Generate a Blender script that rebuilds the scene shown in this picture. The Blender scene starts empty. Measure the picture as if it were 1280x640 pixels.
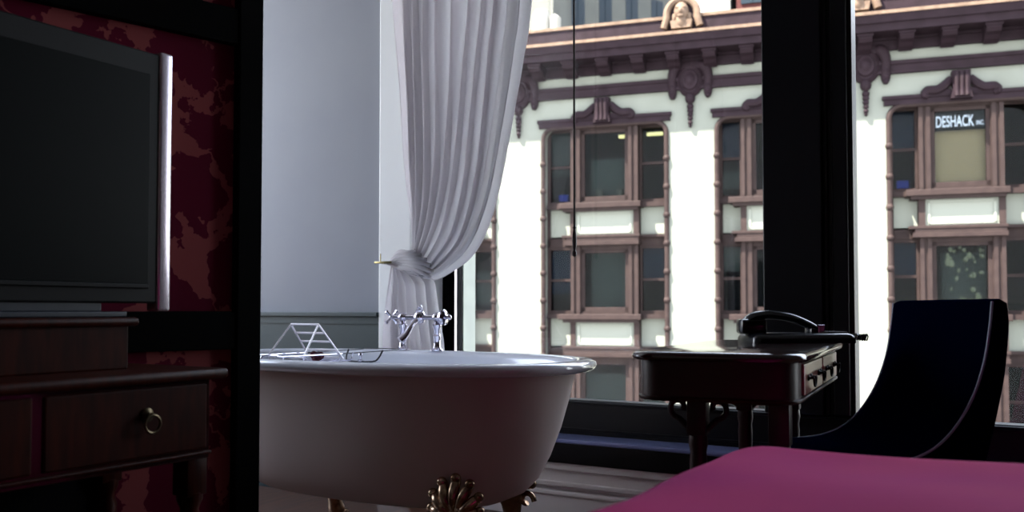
import bpy, bmesh, math, random
from mathutils import Vector, Matrix
R = math.radians
PI = math.pi
random.seed(7)
scene = bpy.context.scene
COL = scene.collection

# ------------------------------------------------------------------ camera
F_PX, PITCH, AZ, CX, CY = 1120.0, R(1.9), R(31.3), 640.0, 351.0
CAM = Vector((0, 0, .85))
fw = Vector((-math.sin(AZ) * math.cos(PITCH), math.cos(AZ) * math.cos(PITCH), math.sin(PITCH)))
rt = Vector((math.cos(AZ), math.sin(AZ), 0))
up = rt.cross(fw)


def ray(x, y):
    return fw + rt * ((x - CX) / F_PX) - up * ((y - CY) / F_PX)


def at_y(x, y, Y):
    r = ray(x, y)
    return CAM + r * (Y / r.y)


def at_z(x, y, Z):
    r = ray(x, y)
    return CAM + r * ((Z - CAM.z) / r.z)


cd = bpy.data.cameras.new('camera')
cd.sensor_width = 36
cd.lens = 36 * F_PX / 1280
cd.shift_y = (CY - 320) / 1280
cd.clip_end = 400
cd.dof.use_dof = True
cd.dof.focus_distance = 2.85
cd.dof.aperture_fstop = 4.0
cam = bpy.data.objects.new('camera', cd)
COL.objects.link(cam)
cam.matrix_world = Matrix.Translation(CAM) @ Matrix((rt, up, -fw)).transposed().to_4x4()
scene.camera = cam

# ------------------------------------------------------------------ materials


def lin(c):
    return tuple(((v / 255) / 12.92 if v <= 10 else ((v / 255 + .055) / 1.055) ** 2.4) for v in c) + (1,)


def new_mat(name):
    m = bpy.data.materials.new(name)
    m.use_nodes = True
    nt = m.node_tree
    return m, nt, nt.nodes['Principled BSDF']


def mat(name, c, rough=.5, metal=0, c2=None, scale=8, bump=0, stretch=(1, 1, 1), spec=.5, coat=0, detail=6):
    m, nt, b = new_mat(name)
    b.inputs['Base Color'].default_value = lin(c)
    b.inputs['Roughness'].default_value = rough
    b.inputs['Metallic'].default_value = metal
    b.inputs['Specular IOR Level'].default_value = spec
    b.inputs['Coat Weight'].default_value = coat
    b.inputs['Coat Roughness'].default_value = .08
    if c2 or bump:
        tc = nt.nodes.new('ShaderNodeTexCoord')
        mp = nt.nodes.new('ShaderNodeMapping')
        mp.inputs['Scale'].default_value = stretch
        nz = nt.nodes.new('ShaderNodeTexNoise')
        nz.inputs['Scale'].default_value = scale
        nz.inputs['Detail'].default_value = detail
        nt.links.new(tc.outputs['Object'], mp.inputs['Vector'])
        nt.links.new(mp.outputs[0], nz.inputs['Vector'])
        if c2:
            rp = nt.nodes.new('ShaderNodeValToRGB')
            rp.color_ramp.elements[0].position = .35
            rp.color_ramp.elements[1].position = .65
            rp.color_ramp.elements[0].color = lin(c)
            rp.color_ramp.elements[1].color = lin(c2)
            nt.links.new(nz.outputs['Fac'], rp.inputs[0])
            nt.links.new(rp.outputs[0], b.inputs['Base Color'])
        if bump:
            bp = nt.nodes.new('ShaderNodeBump')
            bp.inputs['Strength'].default_value = bump
            bp.inputs['Distance'].default_value = .01
            nt.links.new(nz.outputs['Fac'], bp.inputs['Height'])
            nt.links.new(bp.outputs[0], b.inputs['Normal'])
    return m


def glass(name, tint=(1, 1, 1), ior=1.4, refl=.022):
    m, nt, b = new_mat(name)
    nt.nodes.remove(b)
    out = nt.nodes['Material Output']
    tr = nt.nodes.new('ShaderNodeBsdfTransparent')
    tr.inputs[0].default_value = tint + (1,)
    gl = nt.nodes.new('ShaderNodeBsdfGlossy')
    gl.inputs['Roughness'].default_value = .02
    fr = nt.nodes.new('ShaderNodeFresnel')
    fr.inputs[0].default_value = ior
    mx = nt.nodes.new('ShaderNodeMixShader')
    mu = nt.nodes.new('ShaderNodeMath')
    mu.operation = 'MULTIPLY'
    mu.inputs[1].default_value = refl / .022
    mu.use_clamp = True
    nt.links.new(fr.outputs[0], mu.inputs[0])
    nt.links.new(mu.outputs[0], mx.inputs[0])
    nt.links.new(tr.outputs[0], mx.inputs[1])
    nt.links.new(gl.outputs[0], mx.inputs[2])
    nt.links.new(mx.outputs[0], out.inputs[0])
    return m


def emit(name, c, s):
    m, nt, b = new_mat(name)
    b.inputs['Emission Color'].default_value = lin(c)
    b.inputs['Emission Strength'].default_value = s
    return m


def damask():
    m, nt, b = new_mat('burgundy_damask')
    N = nt.nodes.new
    L = nt.links.new
    tc = N('ShaderNodeTexCoord')
    nz = N('ShaderNodeTexNoise')
    nz.inputs['Scale'].default_value = 26
    nz.inputs['Detail'].default_value = 3
    sub = N('ShaderNodeVectorMath')
    sub.operation = 'MULTIPLY_ADD'
    sub.inputs[1].default_value = (.07, .07, .07)
    L(tc.outputs['Object'], nz.inputs['Vector'])
    L(nz.outputs['Color'], sub.inputs[0])
    L(tc.outputs['Object'], sub.inputs[2])
    vo = N('ShaderNodeTexVoronoi')
    vo.feature = 'DISTANCE_TO_EDGE'
    vo.inputs['Scale'].default_value = 6.0
    vo.inputs['Randomness'].default_value = .75
    mp = N('ShaderNodeMapping')
    mp.inputs['Scale'].default_value = (1.5, 1.0, .8)
    L(sub.outputs[0], mp.inputs['Vector'])
    L(mp.outputs[0], vo.inputs['Vector'])
    n2 = N('ShaderNodeTexNoise')
    n2.inputs['Scale'].default_value = 5
    L(tc.outputs['Object'], n2.inputs['Vector'])
    th = N('ShaderNodeMath')
    th.operation = 'MULTIPLY_ADD'
    th.inputs[1].default_value = -.75
    th.inputs[2].default_value = .40
    L(n2.outputs['Fac'], th.inputs[0])
    ad = N('ShaderNodeMath')
    ad.operation = 'ADD'
    L(vo.outputs['Distance'], ad.inputs[0])
    L(th.outputs[0], ad.inputs[1])
    rp = N('ShaderNodeValToRGB')
    rp.color_ramp.elements[0].position = .062
    rp.color_ramp.elements[0].color = lin((146, 74, 76))
    rp.color_ramp.elements[1].position = .075
    rp.color_ramp.elements[1].color = lin((92, 8, 40))
    L(ad.outputs[0], rp.inputs[0])
    L(rp.outputs[0], b.inputs['Base Color'])
    b.inputs['Roughness'].default_value = .7
    b.inputs['Specular IOR Level'].default_value = .1
    return m


def cloth_mat(name, c, trans=.35):
    m, nt, b = new_mat(name)
    N = nt.nodes.new
    b.inputs['Base Color'].default_value = lin(c)
    b.inputs['Roughness'].default_value = .75
    b.inputs['Sheen Weight'].default_value = .2
    tl = N('ShaderNodeBsdfTranslucent')
    tl.inputs[0].default_value = lin(c)
    mx = N('ShaderNodeMixShader')
    mx.inputs[0].default_value = trans
    nt.links.new(b.outputs[0], mx.inputs[1])
    nt.links.new(tl.outputs[0], mx.inputs[2])
    nt.links.new(mx.outputs[0], nt.nodes['Material Output'].inputs[0])
    return m


def wood(name, c, c2, rough=.3, coat=.5, stretch=(1, 1, 12), scale=5, spec=.5):
    return mat(name, c, rough, 0, c2, scale=scale, stretch=stretch, coat=coat, spec=spec)


M = {}
M['wall'] = mat('white_plaster', (148, 152, 160), .8, c2=(144, 148, 157), scale=3)
M['ledge'] = mat('ledge_sky_sheen', (122, 132, 182), .3)  # bluish sky light on the sill ledge is put into this colour
M['reveal'] = mat('white_gloss_reveal', (242, 245, 245), .35)
M['dado'] = mat('green_dado_paint', (46, 62, 64), .55)
M['white_trim'] = mat('white_trim_paint', (236, 234, 234), .4)
M['black_paint'] = mat('black_gloss_paint', (5, 6, 14), .35, spec=.3)
M['black_matte'] = mat('black_satin_paint', (1, 1, 2), .7, spec=.05)
M['floor'] = wood('dark_floorboards', (62, 36, 24), (86, 52, 34), .4, .2, (12, 1, 1), 3)
M['ceiling'] = mat('ceiling_paint', (190, 190, 192), .9)
M['dark_wall'] = mat('burgundy_wall', (50, 30, 32), .8)
M['damask'] = damask()
M['back_wall'] = mat('cream_back_wall', (214, 204, 194), .8)
M['enamel_out'] = mat('tub_painted_shell', (216, 202, 198), .6)
M['enamel'] = mat('white_enamel', (226, 230, 240), .12, spec=.6, coat=.6)
M['chrome'] = mat('chrome', (225, 222, 235), .1, 1)
M['bright_wire'] = mat('bright_wire', (226, 222, 228), .4, .5)
M['brass_foot'] = mat('aged_nickel', (206, 178, 150), .25, 1, c2=(130, 98, 72), scale=40)
M['dark_brass'] = mat('tarnished_brass', (84, 74, 56), .35, 1)
M['brass'] = mat('old_brass', (150, 138, 96), .3, 1)
M['curtain'] = cloth_mat('pale_grey_silk', (238, 236, 238), .62)
M['mahogany'] = wood('mahogany', (26, 6, 6), (42, 11, 9), .14, .5)
M['mahogany_dull'] = mat('dark_mahogany', (26, 7, 7), .4, c2=(40, 12, 10), scale=6, spec=.25)
M['drawer_wood_lit'] = wood('lit_red_mahogany', (120, 62, 52), (140, 76, 60), .35, .3)  # lighter mahogany, window light on the drawer fronts is in the colour
M['mahogany_red'] = wood('red_mahogany', (32, 6, 2), (50, 14, 4), .4, 0, (1, 12, 2), spec=.1)
M['navy'] = mat('navy_velvet', (1, 3, 20), .7, spec=.0)
M['piping'] = mat('grey_blue_piping', (120, 128, 150), .5)
M['phone'] = mat('black_phone_plastic', (16, 18, 26), .25, spec=.6)
M['duvet'] = mat('purple_wool_blanket', (162, 26, 104), .9, c2=(172, 36, 98), scale=3, bump=.25, spec=.1)
M['tv_black'] = mat('tv_black_plastic', (2, 2, 3), .5, spec=.15)
M['screen'] = mat('tv_screen', (4, 7, 7), .35, spec=.08)
M['silver'] = mat('silver_trim', (214, 204, 216), .25, .8)
M['bluegrey'] = mat('tv_stand_plastic', (16, 24, 38), .4)
M['maroon'] = mat('maroon_sponge', (70, 14, 34), .9)
M['cord'] = mat('dark_wand', (38, 30, 30), .4)
M['glass'] = glass('window_glass', (.97, .98, .97), 1.38)
M['stone'] = mat('pale_stone', (150, 153, 142), .8, c2=(140, 143, 133), scale=9)
M['cream'] = mat('cream_painted_masonry', (99, 100, 92), .8, c2=(94, 95, 87), scale=1.2, spec=.05)
M['brown'] = mat('brown_painted_wood', (42, 33, 31), .6, c2=(35, 27, 26), scale=5, spec=.05)
M['plum'] = mat('plum_brown_cornice', (31, 22, 26), .65, c2=(25, 17, 20), scale=4, spec=.05)
M['tan'] = mat('tan_flashing', (92, 76, 64), .7, c2=(76, 62, 52), scale=6, spec=.05)
M['panel'] = mat('spandrel_white', (106, 107, 98), .7, spec=.05)
M['ext_glass'] = glass('street_window_glass', (.54, .56, .56), 1.14)
M['room_dark'] = mat('dark_interior', (7, 9, 12), .9)
M['blind_green'] = mat('grey_green_blind', (74, 84, 80), .9)
M['blind_tan'] = mat('tan_paper_blind', (216, 190, 150), .9)
M['curtain_blue'] = mat('blue_grey_drape', (36, 52, 74), .9)
M['sign_navy'] = mat('sign_navy', (6, 9, 17), .5)
M['sign_white'] = mat('sign_letters', (112, 120, 126), .6)
M['asphalt'] = mat('asphalt', (60, 60, 62), .9, c2=(54, 54, 56), scale=2)
M['grey_stone'] = mat('grey_stone_tower', (78, 78, 73), .85, c2=(72, 72, 68), scale=.6, spec=.05)
M['tower_glass'] = mat('tower_window', (24, 32, 38), .4, spec=.1)
M['white_block'] = mat('white_wall', (120, 116, 108), .8, spec=.05)
M['redbrown'] = mat('red_brown_brick', (60, 34, 32), .8, spec=.05)
M['tube_light'] = emit('fluorescent_tube', (236, 228, 150), 2.2)
M['flower'] = mat('pale_petals', (170, 172, 140), .8)
M['blue_plastic'] = mat('blue_plastic', (30, 60, 190), .5)

# ------------------------------------------------------------------ mesh builder


class MB:
    def __init__(s):
        s.bm = bmesh.new()

    def add(s, me_bm, mtx=None):
        if mtx is not None:
            bmesh.ops.transform(me_bm, matrix=mtx, verts=me_bm.verts)
        me = bpy.data.meshes.new('t')
        me_bm.to_mesh(me)
        me_bm.free()
        s.bm.from_mesh(me)
        bpy.data.meshes.remove(me)
        return s

    def box(s, x0, x1, y0, y1, z0, z1, bev=0, mtx=None, seg=2):
        b = bmesh.new()
        bmesh.ops.create_cube(b, size=1)
        for v in b.verts:
            v.co = Vector(((x0 + x1) / 2 + v.co.x * (x1 - x0), (y0 + y1) / 2 + v.co.y * (y1 - y0), (z0 + z1) / 2 + v.co.z * (z1 - z0)))
        if bev:
            bmesh.ops.bevel(b, geom=b.edges[:], offset=bev, segments=seg, affect='EDGES', profile=.5)
        return s.add(b, mtx)

    def tube(s, pts, r, n=8, mtx=None, closed=False):
        pts = [Vector(p) for p in pts]
        rs = r if isinstance(r, (list, tuple)) else [r] * len(pts)
        b = bmesh.new()
        rings = []
        ref = None
        for i, p in enumerate(pts):
            if closed:
                t = pts[(i + 1) % len(pts)] - pts[i - 1]
            else:
                t = pts[min(i + 1, len(pts) - 1)] - pts[max(i - 1, 0)]
            t.normalize()
            if ref is None:
                ref = Vector((0, 0, 1)) if abs(t.z) < .9 else Vector((1, 0, 0))
            a = (ref - t * ref.dot(t)).normalized()
            ref = a
            c = t.cross(a)
            rings.append([b.verts.new(p + (a * math.cos(2 * PI * k / n) + c * math.sin(2 * PI * k / n)) * rs[i]) for k in range(n)])
        m = len(rings)
        for i in range(m if closed else m - 1):
            A, B = rings[i], rings[(i + 1) % m]
            for k in range(n):
                b.faces.new((A[k], A[(k + 1) % n], B[(k + 1) % n], B[k]))
        if not closed:
            b.faces.new(rings[0][::-1])
            b.faces.new(rings[-1])
        bmesh.ops.recalc_face_normals(b, faces=b.faces)
        return s.add(b, mtx)

    def lathe(s, prof, n=20, mtx=None):
        """prof: list of (r, z)"""
        b = bmesh.new()
        rings = []
        for r, z in prof:
            rings.append([b.verts.new((max(r, 1e-4) * math.cos(2 * PI * k / n), max(r, 1e-4) * math.sin(2 * PI * k / n), z)) for k in range(n)])
        for A, B in zip(rings, rings[1:]):
            for k in range(n):
                b.faces.new((A[k], A[(k + 1) % n], B[(k + 1) % n], B[k]))
        b.faces.new(rings[0][::-1])
        b.faces.new(rings[-1])
        bmesh.ops.recalc_face_normals(b, faces=b.faces)
        return s.add(b, mtx)

    def prism(s, poly, axis, a0, a1, mtx=None):
        """extrude polygon of (p,q) along axis 'x': (y,z), 'y': (x,z), 'z': (x,y)"""
        b = bmesh.new()

        def mk(p, q, a):
            return {'x': (a, p, q), 'y': (p, a, q), 'z': (p, q, a)}[axis]
        A = [b.verts.new(mk(p, q, a0)) for p, q in poly]
        B = [b.verts.new(mk(p, q, a1)) for p, q in poly]
        n = len(poly)
        b.faces.new(A)
        b.faces.new(B)
        for k in range(n):
            b.faces.new((A[k], A[(k + 1) % n], B[(k + 1) % n], B[k]))
        bmesh.ops.recalc_face_normals(b, faces=b.faces)
        return s.add(b, mtx)

    def ball(s, c, r, sc=(1, 1, 1), mtx=None, seg=14):
        b = bmesh.new()
        bmesh.ops.create_uvsphere(b, u_segments=seg, v_segments=seg // 2 + 2, radius=r)
        bmesh.ops.transform(b, matrix=Matrix.Translation(c) @ Matrix.Diagonal((*sc, 1)), verts=b.verts)
        return s.add(b, mtx)

    def grid(s, rows, mtx=None, close=False):
        b = bmesh.new()
        V = [[b.verts.new(p) for p in r] for r in rows]
        for A, B in zip(V, V[1:]):
            m = len(A)
            for k in range(m if close else m - 1):
                b.faces.new((A[k], A[(k + 1) % m], B[(k + 1) % m], B[k]))
        bmesh.ops.recalc_face_normals(b, faces=b.faces)
        return s.add(b, mtx)

    def build(s, name, m, parent=None, smooth=False, origin=None, angle=40):
        me = bpy.data.meshes.new(name)
        if origin is not None:
            bmesh.ops.translate(s.bm, verts=s.bm.verts, vec=-Vector(origin))
        s.bm.to_mesh(me)
        s.bm.free()
        me.materials.append(m)
        if smooth:
            me.polygons.foreach_set('use_smooth', [True] * len(me.polygons))
            me.set_sharp_from_angle(angle=R(angle))
        o = bpy.data.objects.new(name, me)
        COL.objects.link(o)
        if origin is not None:
            o.location = origin
        if parent:
            o.parent = parent
        return o


def empty(name, loc=(0, 0, 0), rz=0):
    o = bpy.data.objects.new(name, None)
    o.empty_display_size = .1
    COL.objects.link(o)
    o.location = loc
    o.rotation_euler = (0, 0, rz)
    return o


def tag(o, label=None, cat=None, group=None, kind=None):
    if label:
        o['label'] = label
    if cat:
        o['category'] = cat
    if group:
        o['group'] = group
    if kind:
        o['kind'] = kind
    return o


def struct(mb, name, m, parent=None, **k):
    return tag(mb.build(name, m, parent, **k), kind='structure')


def lerp(a, b, t):
    return a + (b - a) * t


def poly_at(P, t):
    """point at fraction t of arc length along the 2D/3D polyline"""
    P = [Vector(p) for p in P]
    d = [0]
    for a, b in zip(P, P[1:]):
        d.append(d[-1] + (b - a).length)
    x = t * d[-1]
    for i in range(len(P) - 1):
        if x <= d[i + 1] or i == len(P) - 2:
            return P[i].lerp(P[i + 1], (x - d[i]) / max(d[i + 1] - d[i], 1e-9))


def smooth_line(P, n):
    """Catmull-Rom resample"""
    P = [Vector(p) for p in P]
    Q = [P[0] * 2 - P[1]] + P + [P[-1] * 2 - P[-2]]
    out = []
    for i in range(len(P) - 1):
        p0, p1, p2, p3 = Q[i:i + 4]
        for k in range(n):
            t = k / n
            out.append(.5 * ((2 * p1) + (p2 - p0) * t + (2 * p0 - 5 * p1 + 4 * p2 - p3) * t * t + (3 * p1 - p0 - 3 * p2 + p3) * t ** 3))
    out.append(P[-1])
    return out


# ------------------------------------------------------------------ room shell
YW, YF, YL = 3.12, 3.34, 3.20     # dado wall, window frame face, ledge front
XR = -2.57                        # reveal
XE = 2.6                          # right end of the room
CEIL = 3.2
struct(MB().box(-4.6, XE, -2.6, 3.6, -.1, 0), 'floor', M['floor'])
struct(MB().box(-4.6, XE, -2.6, 3.6, CEIL, CEIL + .15), 'ceiling', M['ceiling'])
struct(MB().box(-4.7, XE + .1, -2.7, -2.6, 0, CEIL), 'wall_back', M['back_wall'])
struct(MB().box(XE, XE + .12, -2.6, 3.6, 0, CEIL), 'wall_right', M['dark_wall'])
LY0, LY1, LZ0, LZ1 = 1.15, 3.0, .75, 2.95  # opening for the added window, out of view
struct(MB().box(-4.72, -4.6, -2.6, LY0, 0, CEIL).box(-4.72, -4.6, LY1, 3.6, 0, CEIL).box(-4.72, -4.6, LY0, LY1, 0, LZ0).box(-4.72, -4.6, LY0, LY1, LZ1, CEIL), 'wall_left', M['wall'])
struct(MB().box(-4.70, -4.62, LY0, LY0 + .06, LZ0, LZ1).box(-4.70, -4.62, LY1 - .06, LY1, LZ0, LZ1).box(-4.70, -4.62, LY0, LY1, LZ0, LZ0 + .06)
       .box(-4.70, -4.62, LY0, LY1, LZ1 - .06, LZ1).box(-4.70, -4.62, 2.05, 2.1, LZ0, LZ1), 'added_window', M['white_trim'])  # unseen window, added to let fill light onto the bath wall
w = struct(MB().box(-4.6, XR, YW, 3.41, 0, CEIL), 'wall_front', M['wall'])
struct(MB().box(XR - .01, -2.40, YW - .022, YF, .0, 3.05, .006), 'trim_10', M['reveal'])
# dado with a small top moulding
struct(MB().box(-4.6, XR - .011, YW - .014, YW, 0, .825).box(-4.6, XR - .011, YW - .02, YW, .79, .80)
       .box(-4.6, XR - .011, YW - .03, YW, .822, .842, .004), 'trim_1', M['dado'])
# window wall: head, apron, right end
WX0, WX1, MX0, MX1, WX2 = -2.34, -.93, -.93, -.61, 1.55
HEAD = 2.85
struct(MB().box(XR, XE, YF + .02, 3.41, HEAD + .12, CEIL).box(WX2 + .15, XE, YF + .02, 3.41, 0, CEIL), 'wall_window', M['wall'])
# outside masonry around the opening, seen through the glass at the left jamb
struct(MB().box(XR - .4, WX0 + .004, 3.412, 3.51, -2, 4), 'trim_2', M['stone'])
ap = MB().box(XR, XE, 3.26, 3.41, 0, .24)
ap.box(XR, XE, 3.235, 3.262, .15, .232).box(XR, XE, 3.215, 3.262, .205, .24, .004)
ap.box(XR, XE, 3.225, 3.262, .136, .156, .005).box(XR, XE, 3.24, 3.262, 0, .10, .003).box(XR, XE, 3.23, 3.262, .098, .118, .006)
struct(ap, 'trim_3', M['white_trim'])
# black sill: fascia, ledge, upper panel
sl = MB().box(XR, XE, YL, 3.41, .236, .333, .006)
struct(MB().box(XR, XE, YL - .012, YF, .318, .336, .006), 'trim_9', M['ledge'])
sl.box(XR, XE, YF + .0, 3.41, .33, .478, .003).box(XR, XE, YF - .012, YF + .02, .462, .474, .004).box(XR, XE, YF - .008, YF + .02, .352, .362, .003)
struct(sl, 'trim_4', M['black_paint'])
# frames
fr = MB()
fr.box(XR, WX0, YF, 3.41, .478, HEAD + .12, .003).box(WX0 - .05, WX0 - .015, YF - .012, YF + .01, .478, HEAD, .004)
fr.box(XR, WX2 + .15, YF, 3.41, HEAD, HEAD + .12, .003)
struct(fr, 'window_1', M['black_matte'])
mu = MB()
mu.box(MX0, MX1, YF - .01, 3.41, .478, HEAD, .003)
mu.box(MX0 + .01, MX1 - .10, YF - .05, YF, .478, HEAD, .004)
mu.box(MX1 - .098, MX1 - .084, YF - .028, YF, .478, HEAD, .004).box(MX1 - .07, MX1 - .015, YF - .03, YF, .478, HEAD, .006)
mu.box(WX2, WX2 + .15, YF - .01, 3.41, .478, HEAD, .003)
struct(mu, 'trim_5', M['black_paint'])
struct(MB().box(WX0, WX0 + .003, YF + .004, YF + .018, .478, HEAD), 'trim_6', M['silver'])
struct(MB().box(WX0, WX1, YF + .028, YF + .034, .478, HEAD), 'window_2', M['glass'])
struct(MB().box(MX1, WX2, YF + .028, YF + .034, .478, HEAD), 'window_3', M['glass'])

# partition of the bedroom: burgundy damask in a black frame
part = empty('wall_partition', (-1.85, 1.645, 0), -R(15))
part['kind'] = 'structure'
struct(MB().box(-.05, -.03, -4.3, 0, 0, CEIL), 'trim_7', M['damask'], part)
pf = MB()
pf.box(-.075, .0, -.0, .07, 0, CEIL, .004)
pf.box(-.06, -.004, -4.3, .0, .748, .848, .003)
pf.box(-.06, -.004, -4.3, .0, 1.56, 1.655, .003)
pf.box(-.06, -.004, -4.3, .0, 2.5, 2.6, .003).box(-.06, -.004, -4.3, 0, 0, .12)
pf.box(-.09, -.052, -4.3, 0, 0, CEIL)
struct(pf, 'trim_8', M['black_matte'], part)

# ------------------------------------------------------------------ bathtub
TX, TY = -2.12, 2.56
tub = empty('bathtub', (TX, TY, 0))
tag(tub, 'white roll top clawfoot bathtub standing under the window beside the curtain', 'bathtub')


def ring(a, b, z, n=72, e=2.5):
    out = []
    for k in range(n):
        t = 2 * PI * k / n
        c, s_ = math.cos(t), math.sin(t)
        out.append(Vector((a * math.copysign(abs(c) ** (2 / e), c), b * math.copysign(abs(s_) ** (2 / e), s_), z)))
    return out


outer0 = [(.02, .01, .195), (.45, .15, .197), (.585, .225, .208), (.645, .268, .235), (.69, .295, .28), (.735, .317, .36), (.775, .335, .46), (.805, .35, .56), (.822, .36, .63), (.828, .365, .648)]
outer = [(max(a - .07, .02), b_ + (.02 if b_ > .2 else 0), z) for a, b_, z in outer0]
MB().grid([ring(*o) for o in outer], close=True).build('shell', M['enamel_out'], tub, smooth=True)
rim = []
for k in range(-3, 10):
    th = R(-90 - 0) + k * R(30)
    if k < -0:
        continue
    # rolled lip: circle section from under the lip outward, over and in
for (da, z) in [(.0, .648), (.022, .645), (.045, .648), (.06, .656), (.066, .667), (.062, .679), (.048, .686), (.03, .688), (.01, .686), (-.004, .678), (-.012, .665)]:
    rim.append(ring(.758 + da, .385 + da, z))
inner = [(.73, .358, .60), (.705, .34, .5), (.67, .32, .4), (.62, .28, .31), (.53, .23, .255), (.40, .14, .24), (.02, .01, .24)]
MB().grid(rim + [ring(*o) for o in inner], close=True).build('enamel_basin', M['enamel'], tub, smooth=True, angle=60)


def foot_mesh():
    """shell-shaped cast foot: local +y faces away from the tub"""
    m = MB()
    # fan of lobes
    n = 7
    for k in range(n):
        a = R(-78 + 156 * k / (n - 1))
        ln = .078 + .036 * math.cos(a)
        tip = Vector((math.sin(a) * ln, .012, math.cos(a) * ln))
        base = Vector((math.sin(a) * .012, .03, .0))
        mid = (tip + base) / 2 + Vector((0, .022, 0))
        pts = smooth_line([base, mid, tip], 4)
        m.tube(pts, [.007, .009, .012, .014, .0155, .017, .018, .017, .014][:len(pts)], 10)
        m.ball(tip + Vector((0, .010, 0)), .017)
    for k in range(6):
        a = R(-65 + 130 * k / 5)
        ln = .06
        m.tube([Vector((0, .032, 0)), Vector((math.sin(a) * ln * .6, .05, math.cos(a) * ln * .6)), Vector((math.sin(a) * ln, .03, math.cos(a) * ln))], [.004, .006, .003], 6)
    m.lathe([(.0, -.01), (.035, -.006), (.042, .004), (.03, .014), (.012, .024), (.0, .03)], 16, Matrix.Translation((0, .02, 0)) @ Matrix.Rotation(-PI / 2, 4, 'X'))
    # scrolls
    for sgn in (-1, 1):
        pts = []
        for i in range(16):
            t = i / 15 * 1.6 * PI
            r_ = .034 * (1 - i / 20)
            pts.append(Vector((sgn * (.055 + r_ * math.cos(t)), .03, -.045 + r_ * math.sin(t))))
        m.tube(pts, .010, 8)
    # leg and paw
    m.tube(smooth_line([(0, -.01, .03), (0, .012, -.04), (0, .022, -.12), (0, .045, -.185), (0, .06, -.20)], 4), [.05, .052, .05, .047, .043, .038, .034, .03, .028, .028, .03, .033, .036, .036, .035, .034, .03], 14)
    for k in (-1, 0, 1):
        m.ball((k * .022, .078, -.212), .018, (1, 1.3, .9))
    m.ball((0, .05, -.214), .034, (1.1, 1.1, .5))
    return m


f0 = foot_mesh().build('foot', M['brass_foot'], tub, smooth=True, angle=60)
fx, fy = .49, .24
specs = [(.515, -fy, PI + R(8)), (.43, .20, R(-4)), (-.50, -fy, PI - R(8)), (-.46, fy, R(12))]
for i, (x, y, a) in enumerate(specs):
    o = f0 if i == 0 else f0.copy()
    if i:
        COL.objects.link(o)
        o.parent = tub
    o.location = (x, y, .216)
    o.rotation_euler = (0, 0, a)
# overflow disc on the inside of the far wall
MB().lathe([(.0, 0), (.03, .0), (.034, .004), (.026, .008), (.022, .006), (.0, .006)], 20,
           Matrix.Translation((-.03 + .065, .335, .60)) @ Matrix.Rotation(R(78), 4, 'X')).build('overflow_plate', M['chrome'], tub, smooth=True)

# ------------------------------------------------------------------ taps
fp = at_z(499, 440, .685)
faucet = empty('bath_faucet', (-2.248, 2.965, .687))
tag(faucet, 'chrome bridge bath faucet with cross handles on the far rim of the tub', 'faucet')
for sx in (-1, 1):
    MB().lathe([(.028, 0), (.028, .004), (.018, .010), (.014, .02), (.015, .045), (.017, .056), (.017, .06), (.0125, .065), (.013, .085), (.019, .098), (.019, .106), (.013, .112), (.013, .128)], 18, Matrix.Translation((sx * .088, 0, 0))).build('riser', M['chrome'], faucet, smooth=True)
MB().tube([(-.088, 0, .135), (.088, 0, .135)], .011, 12).ball((0, 0, .135), .026, (1, 1, 1.15)).ball((-.088, 0, .135), .021).ball((.088, 0, .135), .021) \
    .lathe([(.016, 0), (.018, .01), (.01, .016), (.012, .022), (.006, .03)], 16, Matrix.Translation((0, 0, .155))).build('bridge', M['chrome'], faucet, smooth=True)
MB().tube(smooth_line([(0, 0, .13), (-.004, -.02, .122), (-.008, -.045, .10), (-.016, -.07, .065), (-.03, -.09, .04)], 5), [.013, .013, .0125, .012, .012, .012, .012, .0115, .0115, .0115, .0115, .012, .012, .0125, .013, .014, .015, .0165, .018, .019, .02], 14).build('spout', M['chrome'], faucet, smooth=True)
for sx in (-1, 1):
    hx = MB()
    mt = Matrix.Translation((sx * .148, 0, .135))
    hx.tube([(-sx * .05, 0, 0), (-sx * .01, 0, 0)], [.008, .010], 10, mt).ball((0, 0, 0), .011, mtx=mt)
    if sx < 0:
        for k in range(4):
            a = R(45 + 90 * k)
            d = Vector((0, math.cos(a), math.sin(a)))
            hx.tube([d * .004, d * .024, d * .034, d * .037], [.005, .0055, .009, .004], 8, Matrix.Rotation(R(28), 4, 'Z').to_4x4() and mt @ Matrix.Rotation(R(-35), 4, 'Z'))
    else:
        hx.lathe([(.014, -.012), (.031, -.006), (.033, .004), (.025, .012), (.0, .016)], 20, Matrix.Translation((.118, 0, .135)) @ Matrix.Rotation(PI / 2, 4, 'Y') @ Matrix.Identity(4))
        for k in range(4):
            a = R(20 + 90 * k)
            d = Vector((.3, math.cos(a), math.sin(a)))
            hx.tube([Vector((-.03, 0, 0)) + d * .004, Vector((-.03, 0, 0)) + d * .02, Vector((-.03, 0, 0)) + d * .03], [.004, .005, .006], 8, mt)
    hx.build('cross_handle', M['chrome'], faucet, smooth=True)

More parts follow.
